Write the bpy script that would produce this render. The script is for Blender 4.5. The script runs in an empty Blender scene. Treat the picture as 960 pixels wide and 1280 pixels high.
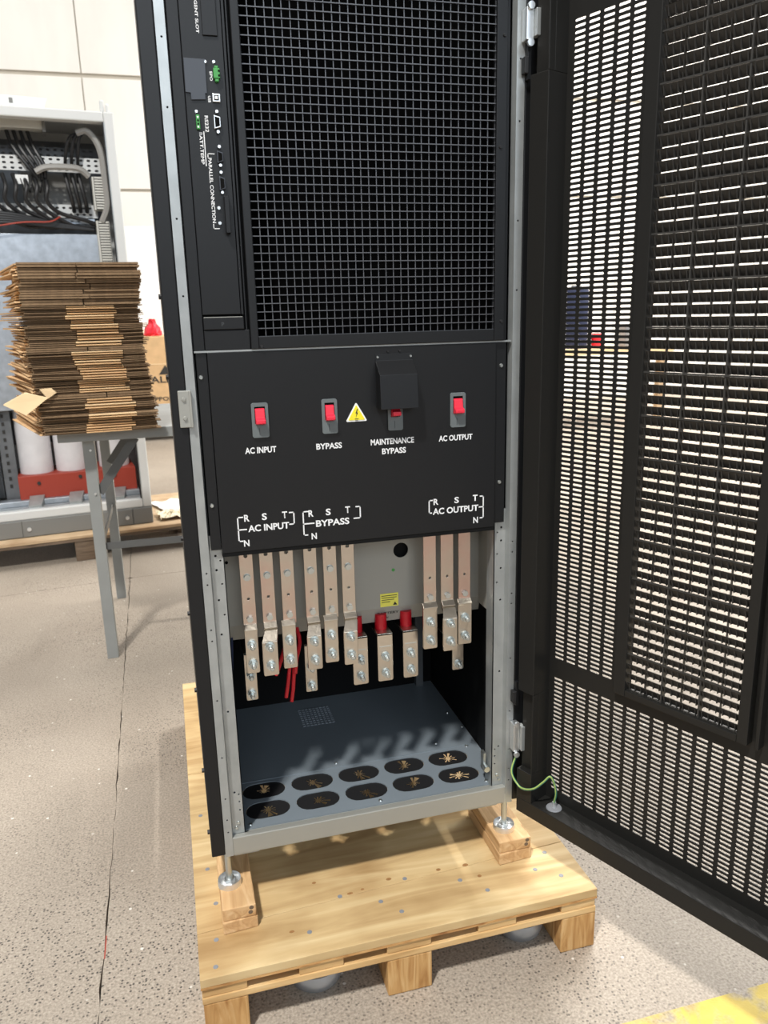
import bpy, bmesh, math, random
from mathutils import Vector, Matrix
S = bpy.context.scene
C = S.collection
random.seed(7)

# ------------------------------------------------------------------ camera
cam_d = bpy.data.cameras.new('camera'); cam = bpy.data.objects.new('camera', cam_d); C.objects.link(cam)
cam_d.sensor_fit = 'HORIZONTAL'; cam_d.sensor_width = 36.0; cam_d.lens = 36.0*984.63/960.0
cam_d.clip_start = .02; cam_d.clip_end = 200
cam.location = (-.0277, -1.2656, .9511); cam.rotation_euler = (1.3211, .0240, -.2684)
S.camera = cam
cam_d.dof.use_dof = True; cam_d.dof.focus_distance = 1.42; cam_d.dof.aperture_fstop = 10.5
# ------------------------------------------------------------------ world, lamps, exposure
S.view_settings.view_transform = 'Standard'; S.view_settings.look = 'None'
S.view_settings.gamma = 1.0; S.view_settings.exposure = 0.08; S.view_settings.use_curve_mapping = False
w = bpy.data.worlds.new('hall_ambient'); S.world = w; w.use_nodes = True
w.node_tree.nodes['Background'].inputs[0].default_value = (.97, .98, 1.0, 1)
w.node_tree.nodes['Background'].inputs[1].default_value = .29
def lamp(x, y, z, sx, sy, e, col=(1, .97, .92)):
    d = bpy.data.lights.new('hall_lamp', 'AREA'); d.shape = 'RECTANGLE'; d.size = sx; d.size_y = sy
    d.energy = e; d.color = col
    o = bpy.data.objects.new('hall_lamp', d); C.objects.link(o); o.location = (x, y, z)
    return o
lamp(-1.60, -2.55, 5.9, .42, .42, 540)
lamp(-2.0, 4.4, 5.9, .3, 5, 170)                            # strip lights over the back of the hall
lamp(3.6, 4.8, 5.9, .3, 6, 560)
lamp(8.0, 4.8, 5.9, .3, 6, 1000)
sheen_light = lamp(1.0, -11, 5.3, 9, 3.8, 460, (.80, .90, 1))        # unseen daylight panel added behind the camera for sheen on the black panels
sheen_light.rotation_euler = (math.radians(90), 0, 0)

ZF = -.238          # floor level (cabinet base rail is z = 0)

# ------------------------------------------------------------------ materials
def srgb(r, g, b):
    f = lambda v: (v/255/12.92) if v/255 <= .04045 else ((v/255+.055)/1.055)**2.4
    return (f(r), f(g), f(b), 1)
def mat(name, col, rough=.5, metal=0, var=0, vscale=8, bump=0, bscale=60, spec=.5, stretch=None, col2=None):
    m = bpy.data.materials.new(name); m.use_nodes = True
    nt = m.node_tree; bs = nt.nodes['Principled BSDF']
    bs.inputs['Roughness'].default_value = rough; bs.inputs['Metallic'].default_value = metal
    bs.inputs['Specular IOR Level'].default_value = spec
    bs.inputs['Base Color'].default_value = col
    if var or bump:
        tc = nt.nodes.new('ShaderNodeTexCoord'); mp = nt.nodes.new('ShaderNodeMapping')
        nt.links.new(tc.outputs['Object'], mp.inputs[0])
        if stretch: mp.inputs['Scale'].default_value = stretch
    if var:
        n = nt.nodes.new('ShaderNodeTexNoise'); n.inputs['Scale'].default_value = vscale; n.inputs['Detail'].default_value = 6
        r = nt.nodes.new('ShaderNodeValToRGB')
        c2 = col2 or tuple(min(1, c*(1+var)) for c in col[:3])+(1,)
        c1 = col if col2 else tuple(c*(1-var) for c in col[:3])+(1,)
        r.color_ramp.elements[0].color = c1; r.color_ramp.elements[1].color = c2
        r.color_ramp.elements[0].position = .3; r.color_ramp.elements[1].position = .7
        nt.links.new(mp.outputs[0], n.inputs['Vector']); nt.links.new(n.outputs['Fac'], r.inputs[0])
        nt.links.new(r.outputs[0], bs.inputs['Base Color'])
    if bump:
        n2 = nt.nodes.new('ShaderNodeTexNoise'); n2.inputs['Scale'].default_value = bscale; n2.inputs['Detail'].default_value = 4
        b = nt.nodes.new('ShaderNodeBump'); b.inputs['Strength'].default_value = bump; b.inputs['Distance'].default_value = .002
        nt.links.new(mp.outputs[0], n2.inputs['Vector']); nt.links.new(n2.outputs['Fac'], b.inputs['Height'])
        nt.links.new(b.outputs[0], bs.inputs['Normal'])
    return m
def wood(name, c1, c2, c3, axis='x', scale=1.0, bump=.25):
    m = bpy.data.materials.new(name); m.use_nodes = True; nt = m.node_tree; L = nt.links.new
    bs = nt.nodes['Principled BSDF']; bs.inputs['Roughness'].default_value = .62; bs.inputs['Specular IOR Level'].default_value = .25
    tc = nt.nodes.new('ShaderNodeTexCoord'); mp = nt.nodes.new('ShaderNodeMapping'); L(tc.outputs['Object'], mp.inputs[0])
    mp.inputs['Scale'].default_value = {'x': (1.6*scale, 14*scale, 14*scale), 'y': (14*scale, 1.6*scale, 14*scale), 'z': (14*scale, 14*scale, 1.6*scale)}[axis]
    n = nt.nodes.new('ShaderNodeTexNoise'); n.inputs['Scale'].default_value = 1.6; n.inputs['Detail'].default_value = 7; n.inputs['Distortion'].default_value = 1.4
    r = nt.nodes.new('ShaderNodeValToRGB'); e = r.color_ramp.elements
    e[0].position = .28; e[0].color = c1; e[1].position = .72; e[1].color = c3; k = r.color_ramp.elements.new(.5); k.color = c2
    L(mp.outputs[0], n.inputs['Vector']); L(n.outputs['Fac'], r.inputs[0])
    n3 = nt.nodes.new('ShaderNodeTexNoise'); n3.inputs['Scale'].default_value = 5; n3.inputs['Detail'].default_value = 3
    L(tc.outputs['Object'], n3.inputs['Vector'])
    mx = nt.nodes.new('ShaderNodeMixRGB'); mx.blend_type = 'MULTIPLY'; mx.inputs[0].default_value = .55
    r2 = nt.nodes.new('ShaderNodeValToRGB'); r2.color_ramp.elements[0].color = (.60, .50, .40, 1); r2.color_ramp.elements[0].position = .40
    r2.color_ramp.elements[1].color = (1, 1, 1, 1); r2.color_ramp.elements[1].position = .58
    L(n3.outputs['Fac'], r2.inputs[0]); L(r.outputs[0], mx.inputs[1]); L(r2.outputs[0], mx.inputs[2]); L(mx.outputs[0], bs.inputs['Base Color'])
    b = nt.nodes.new('ShaderNodeBump'); b.inputs['Strength'].default_value = bump; b.inputs['Distance'].default_value = .002
    L(n.outputs['Fac'], b.inputs['Height']); L(b.outputs[0], bs.inputs['Normal'])
    return m
def concrete(name, yellow=False):
    m = bpy.data.materials.new(name); m.use_nodes = True; nt = m.node_tree; L = nt.links.new
    bs = nt.nodes['Principled BSDF']; bs.inputs['Roughness'].default_value = .5; bs.inputs['Specular IOR Level'].default_value = .3
    tc = nt.nodes.new('ShaderNodeTexCoord')
    def noise(s, d=5, dist=0):
        n = nt.nodes.new('ShaderNodeTexNoise'); n.inputs['Scale'].default_value = s; n.inputs['Detail'].default_value = d; n.inputs['Distortion'].default_value = dist
        L(tc.outputs['Object'], n.inputs['Vector']); return n
    def ramp(src, p0, c0, p1, c1):
        r = nt.nodes.new('ShaderNodeValToRGB'); e = r.color_ramp.elements
        e[0].position = p0; e[0].color = c0; e[1].position = p1; e[1].color = c1; L(src, r.inputs[0]); return r
    def mix(f, a, b, mode='MIX'):
        x = nt.nodes.new('ShaderNodeMixRGB'); x.blend_type = mode
        (L(f, x.inputs[0]) if not isinstance(f, float) else setattr(x.inputs[0], 'default_value', f)); L(a, x.inputs[1])
        (L(b, x.inputs[2]) if not isinstance(b, tuple) else setattr(x.inputs[2], 'default_value', b)); return x.outputs[0]
    base = ramp(noise(1.3, 6, .6).outputs['Fac'], .3, (.315, .272, .225, 1), .72, (.44, .39, .33, 1)).outputs[0]
    fine = ramp(noise(210, 3).outputs['Fac'], .35, (.72, .70, .68, 1), .65, (1.12, 1.1, 1.08, 1)).outputs[0]
    base = mix(1.0, base, fine, 'MULTIPLY')
    v = nt.nodes.new('ShaderNodeTexVoronoi'); v.inputs['Scale'].default_value = 150; v.inputs['Randomness'].default_value = 1
    L(tc.outputs['Object'], v.inputs['Vector'])
    pick = ramp(v.outputs['Color'], .46, (0, 0, 0, 1), .54, (1, 1, 1, 1)).outputs[0]
    dot = ramp(v.outputs['Distance'], .24, (1, 1, 1, 1), .42, (0, 0, 0, 1)).outputs[0]
    area = ramp(noise(2.1, 3).outputs['Fac'], .38, (.15, .15, .15, 1), .62, (1, 1, 1, 1)).outputs[0]
    mk = mix(1.0, pick, dot, 'MULTIPLY'); mk = mix(1.0, mk, area, 'MULTIPLY')
    base = mix(mk, base, (.085, .072, .062, 1))
    v2 = nt.nodes.new('ShaderNodeTexVoronoi'); v2.inputs['Scale'].default_value = 42; L(tc.outputs['Object'], v2.inputs['Vector'])
    p2 = ramp(v2.outputs['Color'], .80, (0, 0, 0, 1), .83, (1, 1, 1, 1)).outputs[0]
    d2 = ramp(v2.outputs['Distance'], .10, (1, 1, 1, 1), .17, (0, 0, 0, 1)).outputs[0]
    base = mix(mix(1.0, p2, d2, 'MULTIPLY'), base, (.72, .68, .62, 1))
    if yellow:
        wear = ramp(noise(16, 9, .4).outputs['Fac'], .38, (0, 0, 0, 1), .56, (1, 1, 1, 1)).outputs[0]
        yel = ramp(noise(22, 6).outputs['Fac'], .3, (.52, .37, .05, 1), .7, (.64, .49, .09, 1)).outputs[0]
        base = mix(wear, base, yel)
    L(base, bs.inputs['Base Color'])
    b = nt.nodes.new('ShaderNodeBump'); b.inputs['Strength'].default_value = .35; b.inputs['Distance'].default_value = .0015
    L(noise(220, 3).outputs['Fac'], b.inputs['Height']); L(b.outputs[0], bs.inputs['Normal'])
    return m

M = {}
M['black'] = mat('black powder coat', (.0060, .0066, .0078, 1), .42, bump=.06, bscale=900, spec=.38)
M['black_door'] = mat('black door paint', (.0125, .0122, .0112, 1), .44, bump=.05, bscale=900, spec=.35)
M['louvre'] = mat('black louvre plastic', (.036, .035, .033, 1), .45)
M['void'] = mat('matt black foam', (.0012, .0012, .0013, 1), .9, spec=.05)
M['dark'] = mat('dark interior', (.0035, .0037, .004, 1), .7, spec=.2)
M['grey'] = mat('grey enamel steel', srgb(160, 160, 154), .42, .35, var=.05, vscale=3)
M['galv'] = mat('zinc plated frame', srgb(168, 172, 172), .36, .55, var=.10, vscale=25)
M['plate'] = mat('compartment grey paint', srgb(158, 157, 150), .45, .1, var=.03, vscale=4)
M['floorplate'] = mat('blue grey floor plate', srgb(128, 138, 146), .38, .2, var=.05, vscale=6)
M['wire'] = mat('mesh wire', (.105, .108, .118, 1), .4, .4)
M['bus'] = mat('tinned copper bar', (.60, .54, .46, 1), .30, 1, var=.10, vscale=14, bump=.15, bscale=150)
M['busup'] = mat('tinned copper bar with painted pink reflection', (.60, .53, .455, 1), .30, 1, var=.1, vscale=7, bump=.15, bscale=150, col2=(.66, .45, .385, 1))  # pink patches paint a reddish reflection into the bar colour
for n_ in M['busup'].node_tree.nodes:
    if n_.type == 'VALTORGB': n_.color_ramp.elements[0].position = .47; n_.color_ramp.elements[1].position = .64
M['bolt'] = mat('zinc bolt', (.56, .59, .575, 1), .3, .9)
M['hole'] = mat('open hole', (.004, .004, .004, 1), .8, spec=.1)
M['white_print'] = mat('white print', (.80, .81, .82, 1), .5)
M['red'] = mat('red toggle plastic', (.76, .025, .055, 1), .38)
M['redsleeve'] = mat('red cable sleeve', (.55, .008, .02, 1), .4)
M['bezel'] = mat('breaker bezel', (.13, .15, .155, 1), .4)
M['bluegrey'] = mat('blue grey cover', (.045, .052, .066, 1), .42)
M['yellow'] = mat('yellow sticker', (.86, .74, .03, 1), .5)
M['paleyellow'] = mat('pale yellow sticker', (.85, .80, .12, 1), .5)
M['green'] = mat('green terminal', (.05, .30, .06, 1), .4)
M['silver'] = mat('bright zinc', (.80, .82, .83, 1), .32, .9)
M['rubber'] = mat('black grommet rubber', (.010, .010, .011, 1), .55)
M['greenwire'] = mat('green wire', (.035, .20, .13, 1), .35)
M['yelwire'] = mat('yellow wire stripe', (.36, .46, .12, 1), .4)
M['ply'] = wood('plywood deck', srgb(176, 146, 102), srgb(200, 172, 126), srgb(218, 196, 152), 'x', 1.0)
M['plyedge'] = wood('plywood edge', srgb(150, 104, 62), srgb(196, 150, 96), srgb(214, 176, 122), 'x', 4.0)
M['board'] = wood('pine board', srgb(186, 148, 98), srgb(208, 172, 120), srgb(224, 194, 146), 'x', 1.6)
M['block'] = wood('pine end grain', srgb(168, 122, 72), srgb(196, 154, 100), srgb(214, 178, 128), 'z', 3.0, .6)
M['footblock'] = wood('foot block wood', srgb(190, 150, 104), srgb(218, 182, 136), srgb(234, 206, 166), 'y', 2.2)
M['knot'] = mat('wood knot', srgb(150, 108, 64), .7, var=.4, vscale=3)
M['concrete'] = concrete('concrete floor')
M['joint'] = mat('joint dirt', (.20, .18, .155, 1), .9, var=.5, vscale=9)
M['yellowline'] = concrete('worn yellow paint', True)
M['wall'] = mat('white wall sheet', (.745, .72, .675, 1), .6, var=.05, vscale=1.5, bump=1.0, bscale=2.2, stretch=(2.5, 1, .7))
M['trimwall'] = mat('wall seam strip', (.46, .42, .35, 1), .6)
M['ral'] = mat('light grey enclosure paint', (.66, .67, .66, 1), .42)
M['plinth'] = mat('plinth grey', (.20, .20, .19, 1), .5)
M['zincplate'] = mat('pale squares of floor light patch', (.44, .48, .53, 1), .38, .7, var=.16, vscale=22)
M['darkgal'] = mat('dark galvanised', (.16, .17, .18, 1), .5, .4, var=.2, vscale=14)
M['duct'] = mat('cable duct plastic', (.62, .61, .56, 1), .5)
M['cable'] = mat('black cable', (.012, .012, .013, 1), .45)
M['conduit'] = mat('grey conduit', (.33, .32, .30, 1), .45)
M['coil'] = mat('white coil wrap', (.74, .73, .75, 1), .55, var=.05, vscale=18)
M['redbeam'] = mat('red oxide beam', (.36, .045, .025, 1), .5)
M['tablesteel'] = mat('table grey steel', (.31, .325, .32, 1), .42, .2, var=.08, vscale=9)
M['tabledark'] = mat('table dark steel', (.12, .125, .125, 1), .45, .2)
M['card'] = mat('cardboard', srgb(214, 178, 134), .75, var=.10, vscale=12, spec=.2)
M['carddark'] = mat('cardboard core', srgb(140, 116, 90), .8, var=.16, vscale=90, spec=.15, stretch=(1, 1, .3))
M['cardlight'] = mat('cardboard liner', srgb(230, 202, 160), .72, var=.06, vscale=14, spec=.2)
M['paper'] = mat('white paper', (.82, .83, .82, 1), .6)
M['rag'] = mat('crumpled wrap', (.66, .58, .40, 1), .5)
M['palewood'] = wood('far pallet wood', srgb(176, 148, 116), srgb(196, 170, 138), srgb(208, 184, 150), 'x', 1.0)
M['darkwood'] = wood('far pallet block', srgb(96, 82, 68), srgb(120, 104, 88), srgb(138, 120, 102), 'x', 2.0)
M['print'] = mat('black print', (.03, .028, .026, 1), .7)
M['redcloth'] = mat('red plastic', (.72, .012, .03, 1), .45)
M['whitepanel'] = mat('white sheet', (.80, .81, .80, 1), .55)
M['navy'] = mat('navy cloth', (.015, .022, .06, 1), .8)
M['orange'] = mat('pale orange', (.78, .58, .34, 1), .6)
M['greymach'] = mat('mid grey', (.22, .23, .25, 1), .5)
M['icon'] = mat('dull print', (.05, .055, .06, 1), .5)

# ------------------------------------------------------------------ mesh helpers
class MB:
    def __init__(s): s.v = []; s.f = []; s.m = []
    def add(s, vs, fs, mi=0):
        o = len(s.v); s.v += [tuple(v) for v in vs]; s.f += [tuple(i+o for i in f) for f in fs]; s.m += [mi]*len(fs); return s
    def box(s, x0, x1, y0, y1, z0, z1, mi=0):
        vs = [(x, y, z) for z in (z0, z1) for y in (y0, y1) for x in (x0, x1)]
        return s.add(vs, [(0, 2, 3, 1), (4, 5, 7, 6), (0, 1, 5, 4), (2, 6, 7, 3), (0, 4, 6, 2), (1, 3, 7, 5)], mi)
    def hexa(s, p, mi=0):      # 8 points ordered like box
        return s.add(p, [(0, 2, 3, 1), (4, 5, 7, 6), (0, 1, 5, 4), (2, 6, 7, 3), (0, 4, 6, 2), (1, 3, 7, 5)], mi)
    def prism(s, pts, fn, t, mi=0):     # closed 2D outline, fn(u,v,w)->3D, thickness t
        n = len(pts); vs = [fn(u, v, 0) for u, v in pts]+[fn(u, v, t) for u, v in pts]
        fs = [tuple(range(n-1, -1, -1)), tuple(range(n, 2*n))]+[(i, (i+1) % n, n+(i+1) % n, n+i) for i in range(n)]
        return s.add(vs, fs, mi)
    def cyl(s, a, b, r, n=12, r2=None, mi=0, caps=True):
        a = Vector(a); b = Vector(b); r2 = r if r2 is None else r2
        d = (b-a).normalized(); u = d.orthogonal().normalized(); q = d.cross(u)
        vs = []
        for c, rr in ((a, r), (b, r2)):
            vs += [c+(u*math.cos(2*math.pi*i/n)+q*math.sin(2*math.pi*i/n))*rr for i in range(n)]
        fs = [(i, (i+1) % n, n+(i+1) % n, n+i) for i in range(n)]
        if caps: fs += [tuple(range(n-1, -1, -1)), tuple(range(n, 2*n))]
        return s.add(vs, fs, mi)
    def lathe(s, prof, c, n=24, mi=0):   # prof list (r,z)
        vs = []
        for r, z in prof: vs += [(c[0]+r*math.cos(2*math.pi*i/n), c[1]+r*math.sin(2*math.pi*i/n), c[2]+z) for i in range(n)]
        fs = []
        for k in range(len(prof)-1): fs += [(k*n+i, k*n+(i+1) % n, (k+1)*n+(i+1) % n, (k+1)*n+i) for i in range(n)]
        return s.add(vs, fs, mi)
    def tube(s, pts, r, n=8, mi=0):
        pts = [Vector(p) for p in pts]; vs = []; fs = []; u = None
        for i, p in enumerate(pts):
            d = (pts[min(i+1, len(pts)-1)]-pts[max(i-1, 0)]).normalized()
            u = (d.orthogonal() if u is None else (u-d*u.dot(d))).normalized(); q = d.cross(u)
            vs += [p+(u*math.cos(2*math.pi*k/n)+q*math.sin(2*math.pi*k/n))*r for k in range(n)]
        for i in range(len(pts)-1): fs += [(i*n+k, i*n+(k+1) % n, (i+1)*n+(k+1) % n, (i+1)*n+k) for k in range(n)]
        fs += [tuple(range(n-1, -1, -1)), tuple(range((len(pts)-1)*n, len(pts)*n))]
        return s.add(vs, fs, mi)
    def mesh(s, name):
        me = bpy.data.meshes.new(name); me.from_pydata(s.v, [], s.f)
        me.polygons.foreach_set('material_index', s.m); me.update()
        bm = bmesh.new(); bm.from_mesh(me); bmesh.ops.recalc_face_normals(bm, faces=bm.faces[:]); bm.to_mesh(me); bm.free()
        return me
    def build(s, name, mats, parent=None, bevel=0, smooth=False, loc=None, rz=0):
        me = s.mesh(name); return link(name, me, mats, parent, bevel, smooth, loc, rz)
def link(name, me, mats, parent=None, bevel=0, smooth=False, loc=None, rz=0):
    o = bpy.data.objects.new(name, me); C.objects.link(o)
    for k in (mats if isinstance(mats, (list, tuple)) else [mats]): me.materials.append(M[k])
    if parent: o.parent = parent
    if loc: o.location = loc
    if rz: o.rotation_euler.z = rz
    if smooth:
        for p in me.polygons: p.use_smooth = True
        me.set_sharp_from_angle(angle=math.radians(38))
    if bevel:
        b = o.modifiers.new('bevel', 'BEVEL'); b.width = bevel; b.segments = 2; b.limit_method = 'ANGLE'; b.angle_limit = math.radians(40)
    return o
def catmull(pts, n=8):
    P = [Vector(p) for p in pts]; P = [P[0]*2-P[1]]+P+[P[-1]*2-P[-2]]; out = []
    for i in range(1, len(P)-2):
        for k in range(n):
            t = k/n; a, b, c, d = P[i-1:i+3]
            out.append(.5*((2*b)+(c-a)*t+(2*a-5*b+4*c-d)*t*t+(3*b-a-3*c+d)*t**3))
    return out+[P[-2]]
def plate(name, outer, holes, t, fn, mats, parent, bevel=0):
    """flat sheet with real holes; fn maps (u,v,w) to 3D"""
    bm = bmesh.new(); edges = []
    for loop in [outer]+holes:
        vs = [bm.verts.new((u, v, 0)) for u, v in loop]
        edges += [bm.edges.new((vs[i], vs[(i+1) % len(vs)])) for i in range(len(vs))]
    bmesh.ops.triangle_fill(bm, use_beauty=True, use_dissolve=False, edges=edges)
    ret = bmesh.ops.extrude_face_region(bm, geom=bm.faces[:])
    for g in ret['geom']:
        if isinstance(g, bmesh.types.BMVert): g.co.z += t
    for v in bm.verts: v.co = Vector(fn(v.co.x, v.co.y, v.co.z))
    bmesh.ops.recalc_face_normals(bm, faces=bm.faces[:])
    me = bpy.data.meshes.new(name); bm.to_mesh(me); bm.free()
    return link(name, me, mats, parent, bevel)
def circ(cx, cy, r, n=12): return [(cx+r*math.cos(2*math.pi*i/n), cy+r*math.sin(2*math.pi*i/n)) for i in range(n)]
def rrect(x0, x1, y0, y1, r, n=4):
    out = []
    for cx, cy, a in ((x1-r, y1-r, 0), (x0+r, y1-r, 90), (x0+r, y0+r, 180), (x1-r, y0+r, 270)):
        out += [(cx+r*math.cos(math.radians(a+90*k/n)), cy+r*math.sin(math.radians(a+90*k/n))) for k in range(n+1)]
    return out
def stadium(cx, cy, hw, hh, n=8):
    out = []
    for k in range(n+1):
        a = -math.pi/2+math.pi*k/n; out.append((cx+hw-hh+hh*math.cos(a), cy+hh*math.sin(a)))
    for k in range(n+1):
        a = math.pi/2+math.pi*k/n; out.append((cx-hw+hh+hh*math.cos(a), cy+hh*math.sin(a)))
    return out
XZ = lambda y: (lambda u, v, w: (u, y+w, v))        # sheet facing the viewer, thickness goes back
XY = lambda z: (lambda u, v, w: (u, v, z-w))
def thing(name, label, cat, loc=(0, 0, 0), rz=0, group=None):
    o = bpy.data.objects.new(name, None); C.objects.link(o); o.location = loc; o.rotation_euler.z = rz
    o.empty_display_size = .1
    return tag(o, label, cat, group)
def tag(o, label, cat, group=None):
    o['label'] = label; o['category'] = cat
    if group: o['group'] = group
    return o
def struct(o): o['kind'] = 'structure'; return o
_txt = {}
def lettering(text, parent, x0, x1, z0, z1, y=-.0006, m='white_print', down=False, name='lettering', fn=None, bold=.018):
    """raised print fitted into a rectangle of the sheet; down = reads from top to bottom"""
    cu = bpy.data.curves.new('t', 'FONT'); cu.body = text; cu.offset = bold; cu.resolution_u = 3
    t = bpy.data.objects.new('t', cu); C.objects.link(t)
    bpy.context.view_layer.update()
    me = bpy.data.meshes.new_from_object(t.evaluated_get(bpy.context.evaluated_depsgraph_get()))
    bpy.data.objects.remove(t); bpy.data.curves.remove(cu)
    xs = [v.co.x for v in me.vertices]; ys = [v.co.y for v in me.vertices]
    ax, bx, ay, by = min(xs), max(xs), min(ys), max(ys)
    for v in me.vertices:
        tx = (v.co.x-ax)/(bx-ax); ty = (v.co.y-ay)/(by-ay)
        p = (x0+ty*(x1-x0), z1-tx*(z1-z0)) if down else (x0+tx*(x1-x0), z0+ty*(z1-z0))
        v.co = Vector(fn(*p)) if fn else Vector((p[0], y, p[1]))
    me.name = name
    return link(name, me, m, parent)
def screw(parent, x, z, y=0, r=.004, name='screw', m='bolt'):
    mb = MB(); mb.cyl((x, y, z), (x, y-.0025, z), r, 12, r*.75)
    mb.box(x-r*.5, x+r*.5, y-.0028, y-.0020, z-r*.12, z+r*.12)
    return mb.build(name, m, parent, smooth=True)

# ================================================================== STRUCTURE
# floor: dirt bed plus poured slabs with open joints between them
fl = struct(MB().box(-12, 13, -14, 12, ZF-.06, ZF-.012).build('floor', 'joint'))
jr = random.Random(3)
def wavy(a, b, n, amp):
    return [(a[0]+(b[0]-a[0])*i/n+jr.uniform(-amp, amp), a[1]+(b[1]-a[1])*i/n+jr.uniform(-amp, amp)) for i in range(n+1)]
ja = [(-.20, -14), (-.226, -2)]+wavy((-.228, -1.9), (-.245, .6), 60, .0020)+wavy((-.246, .62), (-.275, 2.44), 50, .0022)
jb = wavy((-.276, 2.462), (-.50, 12), 60, .003)
jc = wavy((-12, .9), (-.29, 2.45), 90, .003); jd = wavy((-.262, 2.45), (13, 3.55), 90, .003)
g = .0013
gap = lambda x, y: .0012+.0009*math.sin(y*23+math.sin(y*7)*3)+.0005*math.sin(y*71)
def slab(pts):
    mb = MB(); mb.prism(pts, lambda u, v, w: (u, v, ZF-.012+w), .012)
    return mb.build('concrete_slab', 'concrete', fl)
slab([(-12, -14)]+[(x-gap(x, y), y) for x, y in ja]+[(x, y-g) for x, y in reversed(jc)])
slab([(x+gap(x, y)*.8, y) for x, y in ja]+[(x, y-g) for x, y in jd]+[(13, -14)])
slab([(x, y+g) for x, y in jc]+[(x-g, y) for x, y in jb]+[(-12, 12)])
slab([(x+g, y) for x, y in reversed(jb)]+[(x, y+g) for x, y in jd]+[(13, 12)])
# worn yellow lane line
yl = tag(MB().box(.60, 4.5, -.437, -.318, ZF-.0005, ZF+.0012).build('floor_line', 'yellowline'), 'worn yellow painted line on the concrete floor at lower right', 'floor line')
tag(MB().box(-.2412, -.2388, .09, .15, ZF-.0008, ZF+.0004).build('tape_scrap', 'redbeam'), 'tiny red tape scrap stuck along the floor joint', 'tape')
# far wall, sheets with seam strips
WY = 8.2
wl = struct(MB().box(-9, 13, WY+.02, WY+.16, ZF-.01, 6.2).build('wall_back', 'trimwall'))
def zwall(py): return 0
for i, x0 in enumerate([-9, -6.9, -4.8, -2.7, -.60, 1.5, 3.6, 5.7, 7.8, 9.9]):
    for z0, z1 in ((ZF, 2.26), (2.29, 3.36), (3.40, 4.8), (4.83, 6.2)):
        MB().box(x0+.006, x0+2.094, WY, WY+.02, z0, z1).build('wall_panel', 'wall', wl, bevel=.004)
# ================================================================== UPS CABINET
CT = 1.78
ups = thing('power_cabinet', 'tall black power supply cabinet with open perforated door, standing on the wooden pallet', 'cabinet')
ups_parts = ups
# side panels (outer skins) and carcass
for x0, x1 in ((-.0245, -.0005), (.5605, .5845)):
    mb = MB(); mb.box(x0, x1, 0, .86, .004, CT); mb.build('side_panel', 'black', ups, bevel=.002)
MB().box(-.0245, .5845, .0, .86, CT, CT+.03).build('top_panel', 'black', ups, bevel=.003)
MB().box(.001, .559, .49, .50, .03, CT).build('rear_panel', 'dark', ups)
for x0, x1 in ((.001, .004), (.556, .559)):
    MB().box(x0, x1, .045, .489, .03, .9).build('inner_wall', 'dark', ups)
MB().box(.512, .53, .472, .489, .03, .52).build('rear_post', 'darkgal', ups)
# tiny hex screws along the left outer edge
for z in (.05, .175, .33, .47, .60, .86, .98):
    MB().cyl((-.0245, .012, z), (-.0285, .012, z), .004, 6).build('edge_screw', 'rubber', ups)
# front posts: a front strip with holes, a stepped inner flange with holes
rz_ = random.Random(5)
def post(left):
    sx = (lambda x: x) if left else (lambda x: .56-x)
    fh = [circ(.0075, z, .0016, 8) for z in [.05, .075, .118, .2, .31, .42, .44, .52, .54, .98, 1.09, 1.24, 1.33, 1.45, 1.6]]
    f = lambda u, v, w: (sx(u), .0+w, v)
    p = plate('post', [(0, 0), (.0140, 0), (.0140, CT), (0, CT)], fh, .0015, f, 'galv', ups, bevel=0)
    mb = MB()
    mb.hexa([(sx(x), y, z) for z in (0, CT) for y, x in ((.0015, .0120), (.0015, .0140), (.0145, .0150), (.0145, .0170))][:0] or
            [(sx(x), y, z) for z in (0, CT) for (x, y) in ((.0125, .0015), (.0140, .0015), (.0155, .014), (.0170, .014))])
    mb.box(min(sx(0), sx(.0012)), max(sx(0), sx(.0012)), .0015, .045, 0, CT)
    mb.build('post_web', 'galv', p)
    fh2 = [circ(.0245, z, .0021, 8) for z in (.565, .54, .487, .425, .12, .28)]+[circ(.032, z, .0017, 8) for z in (.556, .515, .46, .10, .115, .083)]
    plate('post_flange', [(.0155, .03), (.0385, .03), (.0385, .60), (.0155, .60)], fh2, .0015, lambda u, v, w: (sx(u), .0125+w, v), 'galv', p)
    mb = MB(); mb.box(min(sx(.037), sx(.0385)), max(sx(.037), sx(.0385)), .0125, .045, .03, .60)
    mb.build('post_return', 'galv', p)
    for dz in (.052, .062):
        screw(p, sx(.0235+(.004 if dz > .055 else 0)), dz-.004, .0125, .0032)
post(True); post(False)
# base rail
mb = MB(); mb.box(.0135, .5465, .0005, .012, 0, .036); mb.box(.0135, .5465, .012, .030, .022, .030)
mb.build('base_rail', 'grey', ups, bevel=.0015)
MB().box(.012, .548, .030, .486, .004, .012).build('base_pan_edge', 'dark', ups) if False else None
for x0, x1 in ((.016, .06), (.47, .53)):
    MB().box(x0, x1, .004, .05, -.0035, -.0003).build('foot_bracket', 'galv', ups)
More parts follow.
